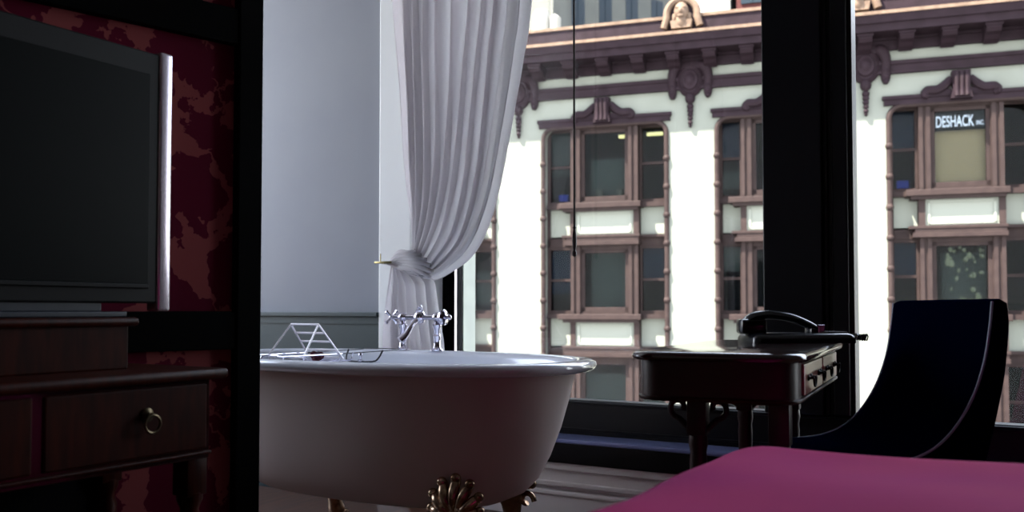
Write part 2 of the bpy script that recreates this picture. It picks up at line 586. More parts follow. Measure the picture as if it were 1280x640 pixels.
# ------------------------------------------------------------------ caddy and book rest
cad = empty('bath_caddy', (-2.41, 2.575, .69))
tag(cad, 'chrome wire bath caddy with a raised book rest laid across the tub', 'bath caddy')
wr = .0032
base = MB()
for sg in (-1, 1):
    base.tube(smooth_line([(sg * .09, -.41, -.02), (sg * .09, -.40, .004), (sg * .09, -.33, .003), (sg * .09, -.31, -.002), (sg * .09, .0, -.004)], 2), wr, 8)
for yy in (-.30, -.2, -.01, .06):
    base.tube(smooth_line([(-.09, yy, 0), (-.085, yy, -.025), (-.06, yy, -.032), (.06, yy, -.032), (.085, yy, -.025), (.09, yy, 0)], 3), wr * .9, 6)
for xx in (-.05, 0, .05):
    base.tube([(xx, -.30, -.032), (xx, .06, -.032)], wr * .8, 6)
base.tube([(-.09, -.41, -.02), (.09, -.41, -.02)], wr, 6)
base.build('tray', M['chrome'], cad, smooth=True)
MB().tube(smooth_line([(-.09, .24, 0), (-.085, .22, -.03), (-.06, .21, -.045), (.06, .21, -.045), (.085, .22, -.03), (.09, .24, 0)], 3), .0036, 8).tube([(-.09, .0, -.004), (-.09, .33, -.002), (-.09, .345, .002)], .0018, 6).tube([(.09, .0, -.004), (.09, .33, -.002), (.09, .345, .002)], .0018, 6).tube([(-.09, .345, .002), (.09, .345, .002)], .0018, 6).build('wire_loop', M['bluegrey'], cad, smooth=True)
MB().lathe([(.012, 0), (.013, .004), (.005, .008), (.0045, .018), (.009, .024), (.007, .032), (.0, .036)], 14, Matrix.Translation((.0, .21, -.045))).build('knob', M['chrome'], cad, smooth=True)
rest = MB()
aL, aR = Vector((-.072, -.105, .108)), Vector((.068, -.105, .108))
fL, fR = Vector((-.072, -.005, -.022)), Vector((.10, -.005, -.022))
bL, bR = Vector((-.09, -.205, -.01)), Vector((.09, -.205, -.01))
rest.tube([aL, aR], .0042, 8).tube([aL, fL], .0036, 8).tube([aR, fR], .0036, 8)
for u in (.25, .5, .75, .97):
    rest.tube([aL.lerp(fL, u), aR.lerp(fR, u)], .004, 8)
rest.tube([aL.lerp(bL, .03), bL], .0034, 8).tube([aR.lerp(bR, .03), bR], .0034, 8).tube([bL, bR], .003, 8)
rest.build('book_rest', M['bright_wire'], cad, smooth=True)
sp = MB()
random.seed(3)
sc0 = Vector((-2.405, 2.525, .669))
for k in range(9):
    sp.ball(Vector((random.uniform(-.018, .026), random.uniform(-.012, .012), random.uniform(-.006, .016))), random.uniform(.010, .015))
spo = sp.build('bath_sponge', M['maroon'], smooth=True)
spo.location = sc0
tag(spo, 'small dark maroon bath sponge lying in the wire caddy', 'sponge')

# ------------------------------------------------------------------ curtain
YC0 = 3.06


def cpt(px, py, dy=0):
    return at_y(px, py, YC0 + dy)


def ext_top(px, py, px2, py2, z):
    a, b = cpt(px, py), cpt(px2, py2)
    d = a - b
    return a + d * ((z - a.z) / d.z)


cb = MB()
Lp = [(497, 0), (501, 60), (507, 130), (513, 220), (518, 280), (519, 305), (513, 317), (503, 320), (494, 325), (489, 328)]
Rp = [(668, 0), (660, 55), (651, 110), (640, 170), (627, 235), (611, 285), (592, 318), (566, 338), (542, 350), (520, 345), (503, 336), (492, 331)]
top = CEIL - .28


def side(Pl):
    pts = [cpt(*p) for p in Pl]
    d = pts[0] - pts[1]
    d *= (top - pts[0].z) / d.z * (.6 if Pl is Rp else 1)
    t0 = pts[0] + d
    t0.z = top
    return smooth_line([t0] + pts, 6)


LL, RR = side(Lp), side(Rp)
NT, NS = 260, 130
rows = []
# normalise arc so that s matches visually: blend by fraction
for i in range(NS + 1):
    s_ = i / NS
    a, b = poly_at(LL, s_), poly_at(RR, s_)
    row = []
    g = max(0, (s_ - .72) / .28)
    for k in range(NT + 1):
        t = k / NT
        p = a.lerp(b, t)
        # belly so that inner folds hang down before turning to the tie
        sag = math.sin(PI * t) * math.sin(PI * min(1, g)) * .03
        p = p + Vector((0, 0, -sag))
        ph = 2 * PI * (11.5 * t + .55 * math.sin(5.2 * t + .6) + .10 * math.sin(9 * s_ + 14 * t))
        amp = lerp(.036, .014, min(1, g * 1.1)) * (1 if t < .74 else lerp(1, .22, (t - .74) / .26))
        sh = math.sin(ph)
        q = math.copysign(abs(sh) ** .75, sh)
        y = -amp * q
        # fine creases that grow toward the tie
        y += .003 * math.sin(7 * ph * .37 + 30 * s_) * s_ * (0.4 + g)
        y -= .045 * math.sin(PI * t) * g
        if t > .74:
            y -= .03 * (t - .74) / .26 * math.sin(PI * s_) + .012 * math.sin((t - .74) / .26 * PI * 3.2 + 3 * s_) * s_
        x = .45 * amp * math.cos(ph)
        if t > .86:
            e = .16 * ((t - .86) / .14) * (1 - g * .8)
            y += e
            x -= .60 * e
        row.append(p + Vector((x, y, 0)))
    rows.append(row)
cb.grid(rows)
# tail below the tie
L2 = [(488, 328), (486, 345), (483, 375), (481, 410), (481, 440)]
R2 = [(511, 331), (527, 342), (538, 352), (541, 372), (545, 405), (549, 440)]


def side2(Pl):
    pts = [cpt(*p) for p in Pl]
    t0 = pts[-1] + (pts[-1] - pts[-2])
    t0.z = .36
    t0.x = pts[-1].x + (pts[-1].x - pts[-2].x) * .5
    return smooth_line(pts + [t0], 6)


LL2, RR2 = side2(L2), side2(R2)
rows = []
for i in range(71):
    s_ = i / 70
    a, b = poly_at(LL2, s_), poly_at(RR2, s_)
    row = []
    for k in range(161):
        t = k / 160
        p = a.lerp(b, t)
        ph = 2 * PI * (6.2 * t + .3 * math.sin(4 * t + 2.5 * s_))
        amp = lerp(.008, .028, min(1, s_ * 1.6))
        sh = math.sin(ph)
        y = -amp * math.copysign(abs(sh) ** .8, sh) - .02 * math.sin(PI * t) * (1 - s_) + .012
        row.append(p + Vector((amp * .4 * math.cos(ph), y, 0)))
    rows.append(row)
cb.grid(rows)
# the gathered knot of cloth over the hook
for ex_, ey_, sy_, r_ in ((520, 313, 325, .012), (527, 319, 326, .013), (533, 325, 327, .013), (538, 332, 328.5, .013), (541, 340, 330, .013), (538, 347, 331, .012), (524, 344, 332, .011)):
    m_x, m_y = (490 + ex_) / 2, (sy_ + ey_) / 2
    kp = smooth_line([cpt(489, sy_, -.02), cpt(m_x - 6, m_y - 3.5, -.048), cpt(m_x + 6, m_y - 2.5, -.06), cpt(ex_, ey_, -.045)], 5)
    cb.tube(kp, [r_ * (.45 + .55 * min(1, i / 6)) * (1 if i < len(kp) - 3 else .75) for i in range(len(kp))], 12)
cur = cb.build('curtain', M['curtain'], smooth=True, angle=180)
sm = cur.modifiers.new('thick', 'SOLIDIFY')
sm.thickness = .0015
tag(cur, 'pale grey silk curtain tied back to the left of the window', 'curtain')
hk = MB()
hp = cpt(486, 329)
hk.tube([hp + Vector((-.012, .055, 0)), hp + Vector((-.012, .0, 0)), hp + Vector((-.012, -.03, 0))], .005, 10)
hk.lathe([(0, 0), (.018, .0), (.018, .006), (0, .008)], 16, Matrix.Translation(hp + Vector((-.012, .062, 0))) @ Matrix.Rotation(PI / 2, 4, 'X'))
hk.box(hp.x - .02, hp.x + .065, hp.y - .075, hp.y - .06, hp.z - .005, hp.z + .004, .002)
hk.tube([hp + Vector((-.012, -.03, 0)), hp + Vector((-.006, -.066, 0))], .004, 8)
hk.tube([hp + Vector((.01, -.068, 0)), hp + Vector((.01, -.068, .038))], .0025, 8)
tag(hk.build('tieback_hook', M['brass'], smooth=True), 'small brass tieback hook holding the gathered curtain at the wall', 'hook')
rd = MB().tube([(-2.56, YC0, top + .03), (1.7, YC0, top + .03)], .016, 14).ball((1.7, YC0, top + .03), .03)
for x in (-2.5, -.78, 1.6):
    rd.tube([(x, YC0, top + .03), (x, YF + .02, top + .03)], .01, 8)
tag(rd.build('curtain_rod', M['brass'], smooth=True), 'brass curtain rod above the tied back grey curtain', 'curtain rod')

# blind wand
wd = empty('blind_wand', (-1.688, 3.27, 1.07))
tag(wd, 'thin dark blind wand with a turned handle hanging before the glass', 'blind wand')
MB().tube([(0, 0, .12), (0, 0, HEAD - 1.07 - .01)], .0045, 8).tube([(0, 0, HEAD - 1.1), (0, .10, HEAD - 1.1)], .004, 6).build('rod', M['cord'], wd, smooth=True)
MB().lathe([(.004, 0), (.0095, .006), (.0095, .02), (.005, .027), (.008, .04), (.0095, .07), (.007, .1), (.0045, .115), (.009, .12), (.0045, .128)], 14).build('handle', M['cord'], wd, smooth=True)

# ------------------------------------------------------------------ writing table
tb = empty('writing_table', (-.68, 2.30, 0), R(6))
tag(tb, 'mahogany writing table with two drawers and rounded corners before the window', 'table')
TW, TL, TZ = .18, .44, .76


def rrect(w, l, r, z, n=6):
    out = []
    for cx, cy, a0 in ((w - r, l - r, 0), (-w + r, l - r, 90), (-w + r, -l + r, 180), (w - r, -l + r, 270)):
        for k in range(n + 1):
            a = R(a0 + 90 * k / n)
            out.append(Vector((cx + r * math.cos(a), cy + r * math.sin(a), z)))
    return out


def slab(w, l, r, prof):
    """prof: list of (inset, z)"""
    m = MB()
    rows = [rrect(w - i, l - i, r - i * .5 if r - i * .5 > .005 else .005, z) for i, z in prof]
    b = bmesh.new()
    V = [[b.verts.new(p) for p in r_] for r_ in rows]
    for A, B in zip(V, V[1:]):
        for k in range(len(A)):
            b.faces.new((A[k], A[(k + 1) % len(A)], B[(k + 1) % len(A)], B[k]))
    b.faces.new(V[0])
    b.faces.new(V[-1])
    bmesh.ops.recalc_face_normals(b, faces=b.faces)
    return m.add(b)


slab(TW + .012, TL + .012, .07, [(.01, TZ - .02), (.003, TZ - .018), (0, TZ - .011), (.003, TZ - .004), (.012, TZ)]).build('tabletop', M['mahogany'], tb, smooth=True, angle=50)
slab(TW - .008, TL - .008, .06, [(0, TZ - .10), (0, TZ - .0195)]).build('apron', M['mahogany_dull'], tb, smooth=True)
slab(TW - .002, TL - .002, .065, [(.004, TZ - .108), (0, TZ - .104), (.0, TZ - .1), (.006, TZ - .097)]).build('apron_moulding', M['mahogany_red'], tb, smooth=True)
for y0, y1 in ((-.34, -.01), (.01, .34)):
    dr = MB().box(TW - .012, TW - .001, y0, y1, TZ - .094, TZ - .026, .003).build('drawer', M['drawer_wood_lit'], tb)
    for yc in (lerp(y0, y1, .22), lerp(y0, y1, .78)):
        hb = MB()
        pts = [Vector((TW + .012, yc + .02 * math.cos(a), TZ - .058 + .02 * math.sin(a))) for a in [R(180 + 180 * k / 10) for k in range(11)]]
        hb.tube(pts, .0026, 8)
        for dy in (-.02, .02):
            hb.lathe([(.007, 0), (.007, .003), (.003, .006), (.003, .013), (.004, .014)], 10, Matrix.Translation((TW - .001, yc + dy, TZ - .058)) @ Matrix.Rotation(PI / 2, 4, 'Y'))
        hb.build('drawer_handle', M['tv_black'], dr, smooth=True)
# legs with scroll brackets
for x, y, s_ in ((-.07, -.27, 1), (.13, -.36, 1), (-.07, .30, 1), (.05, .385, 1)):
    lg = MB().lathe([(.017, .0), (.020, .03), (.014, .05), (.019, .07), (.018, .2), (.019, .42), (.021, .5), (.019, .52), (.023, .54), (.021, .56)], 14, Matrix.Translation((x, y, 0)))
    lg.box(x - .022, x + .022, y - .022, y + .022, .56, TZ - .1, .002)
    if x < 0:
        for sg in (-1, 1):
            pts = []
            for k in range(14):
                a = R(-90 + 300 * k / 13)
                r_ = .026 * (1 - k / 20)
                pts.append(Vector((x + sg * (.045 - .0 + r_ * math.cos(a)), y, TZ - .137 + r_ * math.sin(a))))
            lg.tube([Vector((x + sg * .018, y, TZ - .19))] + pts, .007, 8)
    lg.build('leg', M['mahogany_dull'], tb, smooth=True)

# telephone
ph = empty('telephone', (-.665, 2.575, TZ), R(34))
tag(ph, 'black desk telephone at the far end of the writing table', 'telephone')
slab(.145, .085, .02, [(.0, .0), (0, .012), (.006, .022), (.02, .027)]).build('base', M['phone'], ph, smooth=True).location = (.035, 0, 0)
hs = MB()
hpts = smooth_line([(-.118, 0, .05), (-.09, 0, .072), (-.04, 0, .078), (.02, 0, .07), (.07, 0, .05), (.098, 0, .034)], 4)
b = bmesh.new()
V = []
for i, p in enumerate(hpts):
    wv, hv = .027, .013
    V.append([b.verts.new(p + Vector((0, wv * math.cos(a), hv * math.sin(a)))) for a in [2 * PI * k / 12 for k in range(12)]])
for A, B in zip(V, V[1:]):
    for k in range(12):
        b.faces.new((A[k], A[(k + 1) % 12], B[(k + 1) % 12], B[k]))
b.faces.new(V[0]); b.faces.new(V[-1])
bmesh.ops.recalc_face_normals(b, faces=b.faces)
hs.add(b)
hs.box(-.128, -.055, -.03, .03, .024, .066, .008)
hs.box(.07, .104, -.026, .026, .022, .042, .006)
hs.build('handset', M['phone'], ph, smooth=True)
MB().box(.085, .105, -.028, .028, .024, .05, .003, Matrix.Rotation(R(0), 4, 'Y')).build('silver_band', M['silver'], ph).location = (.005, 0, 0)
MB().box(.112, .165, -.05, .05, .026, .031, .001).build('keypad', M['tv_black'], ph)
cp = []
for k in range(60):
    t = k / 59
    cp.append(Vector((.17 + .06 * t, -.01 + .009 * math.sin(k * 1.3) - .02 * t, .018 + .009 * math.cos(k * 1.3) - .004 * t)))
MB().tube(cp, .0022, 6).build('coiled_cord', M['phone'], ph, smooth=True)

# ------------------------------------------------------------------ slipper chair (local: -x is forward, y across)
ch = empty('slipper_chair', (-.275, 2.64, 0), math.atan2(-.61, -.79) + PI)
tag(ch, 'navy armless upholstered chair with a high sloping back by the writing table', 'chair')
HW = .225
# inner curve of back (x forward negative), and rear curve
inn = smooth_line([(.005, 0, .872), (-.004, 0, .80), (-.02, 0, .72), (-.05, 0, .64), (-.095, 0, .57), (-.15, 0, .52), (-.22, 0, .492), (-.31, 0, .482)], 5)
rear = smooth_line([(.045, 0, .868), (.048, 0, .81), (.036, 0, .70), (.014, 0, .6), (-.016, 0, .49), (-.035, 0, .42), (-.05, 0, .37), (-.06, 0, .35)], 5)
NW = 16
rows = []
for p in inn:
    rows.append([Vector((p.x + .012 * (1 - (2 * k / NW - 1) ** 2) * -1, lerp(-HW, HW, k / NW), p.z + .004 * (1 - (2 * k / NW - 1) ** 4))) for k in range(NW + 1)])
rows2 = []
for p in rear:
    rows2.append([Vector((p.x + .01 * (1 - (2 * k / NW - 1) ** 2), lerp(-HW, HW, k / NW), p.z + .003)) for k in range(NW + 1)])
b = bmesh.new()
# closed loop section: front of back down, underside, rear up
sec = inn + [Vector((-.33, 0, .42)), Vector((-.28, 0, .37)), Vector((-.15, 0, .35))] + rear[::-1] + [Vector((.025, 0, .879))]
n = len(sec)
bulge = lambda y: .012 * (1 - (y / HW) ** 2)
L = [[b.verts.new((p.x - (bulge(lerp(-HW, HW, k / NW)) if i < len(inn) else 0), lerp(-HW, HW, k / NW), p.z)) for k in range(NW + 1)] for i, p in enumerate(sec)]
for i in range(n):
    A, B = L[i], L[(i + 1) % n]
    for k in range(NW):
        b.faces.new((A[k], A[k + 1], B[k + 1], B[k]))
b.faces.new([L[i][0] for i in range(n)])
b.faces.new([L[i][NW] for i in range(n)][::-1])
bmesh.ops.recalc_face_normals(b, faces=b.faces)
bk = MB().add(b).build('backrest', M['navy'], ch, smooth=True, angle=50)
bv = bk.modifiers.new('b', 'BEVEL'); bv.width = .008; bv.segments = 3; bv.limit_method = 'ANGLE'; bv.angle_limit = R(50)
for sg in (-1, 1):
    MB().tube([Vector((p.x, sg * (HW - .001), p.z)) for p in inn], .0035, 8).build('piping', M['piping'], bk, smooth=True)
st = MB().box(-.37, -.10, -HW + .002, HW - .002, .40, .49, .03, seg=4)
st.box(-.36, -.06, -HW + .01, HW - .01, .34, .42, .012)
st.build('seat', M['navy'], ch, smooth=True)
for x, y in ((-.33, -.18), (-.33, .18), (-.09, -.18), (-.09, .18)):
    MB().tube([(x, y, .36), (x + (.0 if x < -.1 else .02), y, .18), (x + (.0 if x < -.1 else .05), y, .0)], [.022, .018, .012], 10).build('leg', M['mahogany'], ch, smooth=True)

# ------------------------------------------------------------------ bed
bed = empty('bed', (.8, .35, 0))
tag(bed, 'low bed under a purple wool blanket in the foreground', 'bed')
MB().box(-1.22, 1.2, -1.2, 1.08, .0, .30, .02).build('base', M['tv_black'], bed)
MB().box(-1.25, 1.2, -1.22, 1.12, .30, .48, .05, seg=4).build('mattress', M['ceiling'], bed, smooth=True)
bx0, bx1, by0, by1, bz = -1.40, 1.27, -1.3, 1.2, .632
NX, NY = 90, 90
rows = []
random.seed(5)


def bedz(x, y):
    # rounded fall towards the edges
    def fall(d, r):
        if d >= r:
            return 0
        t = 1 - d / r
        return (1 - math.sqrt(max(0, 1 - min(1, t) ** 2.0))) * 1.0
    dx = min(x - bx0, bx1 - x)
    dy = min(y - by0, by1 - y)
    z = bz - .25 * fall(dx, .20) - .16 * fall(dy, .06)
    z += .005 * math.sin(3.1 * x + 1.3 * y) + .0035 * math.sin(9 * x - 5 * y + 1.0) + .002 * math.sin(17 * y + 6 * x)
    z -= .004 * max(0, x + .2)
    return z


for j in range(NY + 1):
    v = .5 - .5 * math.cos(PI * j / NY)
    row = []
    for i in range(NX + 1):
        u = .5 - .5 * math.cos(PI * i / NX)
        x, y = lerp(bx0, bx1, u), lerp(by0, by1, v)
        row.append(Vector((x, y, bedz(x, y))))
    rows.append(row)
bl = MB().grid(rows)
# hanging sides
loop = [Vector(r[0]) for r in rows] + [Vector(p) for p in rows[-1][1:]] + [Vector(r[-1]) for r in rows[::-1][1:]] + [Vector(p) for p in rows[0][::-1][1:-1]]
low = [p + Vector((.012 * math.sin(p.y * 19 + p.x * 3), .012 * math.sin(p.x * 19), 0)) for p in loop]
for p in low:
    p.z = .16
bl.grid([loop, low], close=True)
bb = bl.build('blanket', M['duvet'], bed, smooth=True, angle=180)
bb.modifiers.new('s', 'SOLIDIFY').thickness = .006

# ------------------------------------------------------------------ dressing desk and television at the left
dk = empty('dressing_desk', (-1.5, 1.294, 0))
tag(dk, 'dark mahogany dressing desk with a raised back section under the television', 'desk')
DL = 1.25
MB().box(-.36, .012, -DL, .012, .708, .73, .009, seg=4).build('desktop', M['mahogany_red'], dk, smooth=True)
MB().box(-.35, -.012, -DL, -.02, .545, .709, .002).build('body', M['mahogany'], dk)
MB().box(-.345, -.325, -DL + .02, -.06, .12, .55, .002).build('kneehole_shade', M['black_matte'], dk)  # black sheet added for the shadow in the kneehole, covers the wallpaper
MB().box(-.35, -.005, -DL, -.018, .553, .561, .003).build('lower_moulding', M['mahogany_red'], dk)
for k, (y0, y1) in enumerate(((-.38, -.03), (-.80, -.40), (-1.2, -.82))):
    dr = MB().box(-.03, -.007, y0, y1, .566, .70, .004).build('drawer', M['mahogany_red'], dk)
    for yc in ([(y0 + y1) / 2 + (.03 if k == 0 else 0)]):
        hm = MB().lathe([(.014, 0), (.014, .004), (.006, .008), (.006, .014)], 14, Matrix.Translation((-.007, yc, .648)) @ Matrix.Rotation(PI / 2, 4, 'Y'))
        hm.tube([Vector((.012, yc + .017 * math.cos(a), .632 + .017 * math.sin(a))) for a in [2 * PI * q / 18 for q in range(18)]], .003, 8, closed=True)
        hm.build('ring_handle', M['dark_brass'], dr, smooth=True)
for x, y in ((-.04, -.045), (-.32, -.045), (-.04, -DL + .05), (-.32, -DL + .05)):
    MB().lathe([(.014, 0), (.018, .02), (.012, .04), (.020, .3), (.024, .42), (.018, .44), (.026, .46), (.026, .475)], 14, Matrix.Translation((x, y, 0))).box(x - .024, x + .024, y - .024, y + .024, .47, .56, .002).build('leg', M['mahogany_red'], dk, smooth=True)
MB().box(-.35, -.135, -DL, -.125, .73, .822, .003).build('upper_section', M['mahogany_red'], dk)
MB().box(-.355, -.12, -DL, -.108, .818, .836, .008, seg=4).build('upper_top', M['mahogany_red'], dk, smooth=True)

tv = empty('television', (-1.7, 1.32, .836))
tag(tv, 'flat screen television with a silver edge standing on the dressing desk', 'television')
MB().box(-.045, -.004, -.98, -.032, .03, .585, .004).build('casing', M['tv_black'], tv)
MB().box(-.01, .0, -.93, -.058, .072, .535, .001).build('screen', M['screen'], tv)
MB().box(-.04, .001, -.034, .0, .012, .592, .006, seg=3).build('silver_edge', M['silver'], tv, smooth=True)
MB().box(-.045, .004, -.98, -.058, .062, .072, .002).build('lower_bezel', M['silver'], tv).data.materials[0] = M['tv_black']
MB().box(-.07, .03, -.62, -.13, 0, .012, .003).box(-.04, -.012, -.55, -.16, .01, .07, .004).build('pedestal', M['bluegrey'], tv)

# ------------------------------------------------------------------ the building across the street
ang = math.atan2(.222, .975)
fd = ray(756, 388)
P0 = CAM + fd * 26
BLD = empty('street_building', (P0.x, P0.y, 0), ang)
tag(BLD, 'cream and brown ornate office building with bay windows across the street', 'building')


def dep(z0, w):      # real height of a point seen at wall height z0 but standing w in front of the wall
    return .85 + (z0 - .85) * (1 - w / 26)


GZ = -15.0
UL, UR = -16.5, 20.5
bays = [(-11.95, -8.45), (-7.0, -3.43), (-1.83, 1.79), (3.24, 6.5), (7.70, 11.10), (12.6, 16.2)]
BT, BB = 6.28, -2.6      # bay opening top and bottom
wl = MB()
edges = [UL]
for a, b_ in bays:
    edges += [a, b_]
edges.append(UR)
for i in range(0, len(edges), 2):
    wl.box(edges[i], edges[i + 1], 0, .7, BB, BT)
wl.box(UL, UR, 0, .7, BT, 9.0)
wl.box(UL, UR, 0, .7, GZ, BB)
for a, b_ in bays:      # rounded top corners of the openings
    for c, s_ in ((a, 1), (b_, -1)):
        pl = [(c, BT), (c, BT - .35)] + [(c + s_ * (.35 - .35 * math.cos(R(90 * k / 6))), BT - .35 + .35 * math.sin(R(90 * k / 6))) for k in range(1, 7)]
        wl.prism(pl, 'y', 0.0, .3)
wl.build('masonry_wall', M['cream'], BLD)
MB().box(UL, UR, .7, 9, 8.2, 8.6).box(UL, UR, 8.8, 9, GZ, 8.6).box(UL, UL + .3, .7, 9, GZ, 8.6).box(UR - .3, UR, .7, 9, GZ, 8.6).build('roof', M['grey_stone'], BLD)
# cornice
cw = 1.0
c = MB()
z_arch0, z_arch1 = dep(7.76, .1), dep(8.12, .15)
c.box(UL, UR, -.12, .02, z_arch0, 8.2)
c.box(UL, UR, -.20, .0, 7.98, 8.06)
c.prism([(0, 8.04), (-.86, 8.04), (-.88, dep(8.50, .9)), (-.94, dep(8.52, .95)), (-1.0, dep(8.74, 1)), (0, dep(8.75, 1))], 'x', UL, UR)
c.build('cornice', M['plum'], BLD)
MB().box(UL, UR, -1.03, 0, dep(8.74, 1) + .001, dep(8.84, 1.03)).build('cornice_edge', M['tan'], BLD)
MB().box(UL, UR, -.5, -.1, 8.6, dep(9.18, .5)).build('parapet', M['plum'], BLD)
MB().box(UL, UR, -.54, -.06, dep(9.18, .5), dep(9.27, .5)).build('parapet_cap', M['tan'], BLD)
br0 = None
u = UL + .45
k = 0
nb = int((UR - UL) / 1.0)
for i in range(nb):
    uu = 7.09 + (i - 23) * 1.0
    if uu < UL + .3 or uu > UR - .3:
        continue
    if br0 is None:
        br0 = MB().prism([(-.13, 8.03), (-.74, 8.03), (-.74, 7.93), (-.66, 7.84), (-.5, 7.80), (-.35, 7.72), (-.13, 7.66)], 'x', -.17, .17).box(-.20, .20, -.78, -.13, 7.97, 8.035).build('bracket', M['plum'], BLD)
        br0.location = (uu, 0, 0)
    else:
        o = br0.copy(); COL.objects.link(o); o.parent = BLD; o.location = (uu, 0, 0)
c = MB()
c.box(UL, UR, -.10, .02, 7.14, 7.42).box(UL, UR, -.14, .02, 7.34, 7.44).box(UL, UR, -.13, .02, 7.10, 7.18)
c.build('frieze_moulding', M['plum'], BLD)


def medallion():
    m = MB()
    m.box(-.34, .34, -.16, 0, .30, .55, .05)
    m.lathe([(.44, 0), (.44, .10), (.36, .17), (.33, .13), (.28, .13), (.25, .19), (.17, .2), (.13, .24), (.05, .28), (0, .28)], 24, Matrix.Diagonal((.86, 1, 1.08, 1)) @ Matrix.Rotation(PI / 2, 4, 'X'))
    for sg in (-1, 1):
        m.tube(smooth_line([(sg * .25, -.08, .46), (sg * .42, -.10, .36), (sg * .50, -.10, .10), (sg * .50, -.09, -.2), (sg * .49, -.07, -.52)], 4), [.09, .12, .14, .15, .15, .15, .14, .14, .13, .13, .12, .12, .12, .125, .12, .10, .05], 10)
        for q in range(4):
            m.ball((sg * .5, -.15, -.05 - q * .14), .075)
    m.tube([(0, -.08, -.42), (0, -.10, -.52), (0, -.1, -.6), (0, -.08, -.66)], [.12, .15, .13, .08], 10)
    for q in range(5):
        m.ball((0, -.09, -.75 - q * .115), .10 - .008 * q, (1, .9, .85))
    m.ball((0, -.07, -1.28), .05, (1, 1, 1.4))
    return m


md = medallion().build('cartouche', M['plum'], BLD, smooth=True)
for i, uu in enumerate((2.5, -2.6, 7.12, -7.75, 11.9)):
    o = md if i == 0 else md.copy()
    if i:
        COL.objects.link(o); o.parent = BLD
    o.location = (uu, 0, 7.36)


def keystone():
    m = MB()
    m.prism([(-.22, 7.10), (-.20, 6.62), (-.26, 6.38), (.26, 6.38), (.20, 6.62), (.22, 7.10)], 'y', -.30, 0)
    for q in (-.12, 0, .12):
        m.tube([(q, -.30, 7.06), (q, -.34, 6.9), (q, -.30, 6.6), (q, -.34, 6.42)], [.05, .06, .05, .06], 8)
    for sg in (-1, 1):
        m.tube(smooth_line([(sg * .22, -.12, 6.95), (sg * .36, -.12, 6.78), (sg * .55, -.12, 6.66), (sg * .78, -.12, 6.66), (sg * .86, -.12, 6.56), (sg * .76, -.12, 6.5)], 3), [.08, .1, .11, .12, .12, .12, .12, .12, .12, .12, .11, .11, .1, .1, .08, .07], 8)
        m.box(min(sg * .2, sg * .72), max(sg * .2, sg * .72), -.14, 0, 6.5, 6.66)
    return m


ks = keystone().build('keystone', M['plum'], BLD, smooth=True, angle=30)
kidx = 0
lintel0 = None
for i, (a, b_) in enumerate(bays):
    cu = (a + b_) / 2
    o = ks if i == 0 else ks.copy()
    if i:
        COL.objects.link(o); o.parent = BLD
    o.location = (cu, 0, -.08)
    MB().box(a - .14, b_ + .14, -.10, .03, BT - .02, BT + .20).box(a - .18, b_ + .18, -.14, .0, BT + .13, BT + .22).build('lintel', M['plum'], BLD)
    # beaded edge moulding round the opening
    pts = [(a - .02, -.02, BB), (a - .02, -.02, BT - .35)] + [(a - .02 + (.35 - .35 * math.cos(R(90 * q / 5))), -.02, BT - .35 + .33 * math.sin(R(90 * q / 5))) for q in range(1, 6)]
    pts2 = [(a + b_ - p[0], p[1], p[2]) for p in pts][::-1]
    em = MB().tube(pts + pts2, .07, 8)
    z = BB + .5
    while z < BT - .4:
        em.ball((a - .02, -.03, z), .10).ball((b_ + .02, -.03, z), .10)
        z += .81
    em.build('edge_moulding', M['brown'], BLD, smooth=True)

# bay window units; origin at centre of bay, sill top at z = 0
PITCH_Z = 3.25
CWD = .98     # half width of the middle light, outside


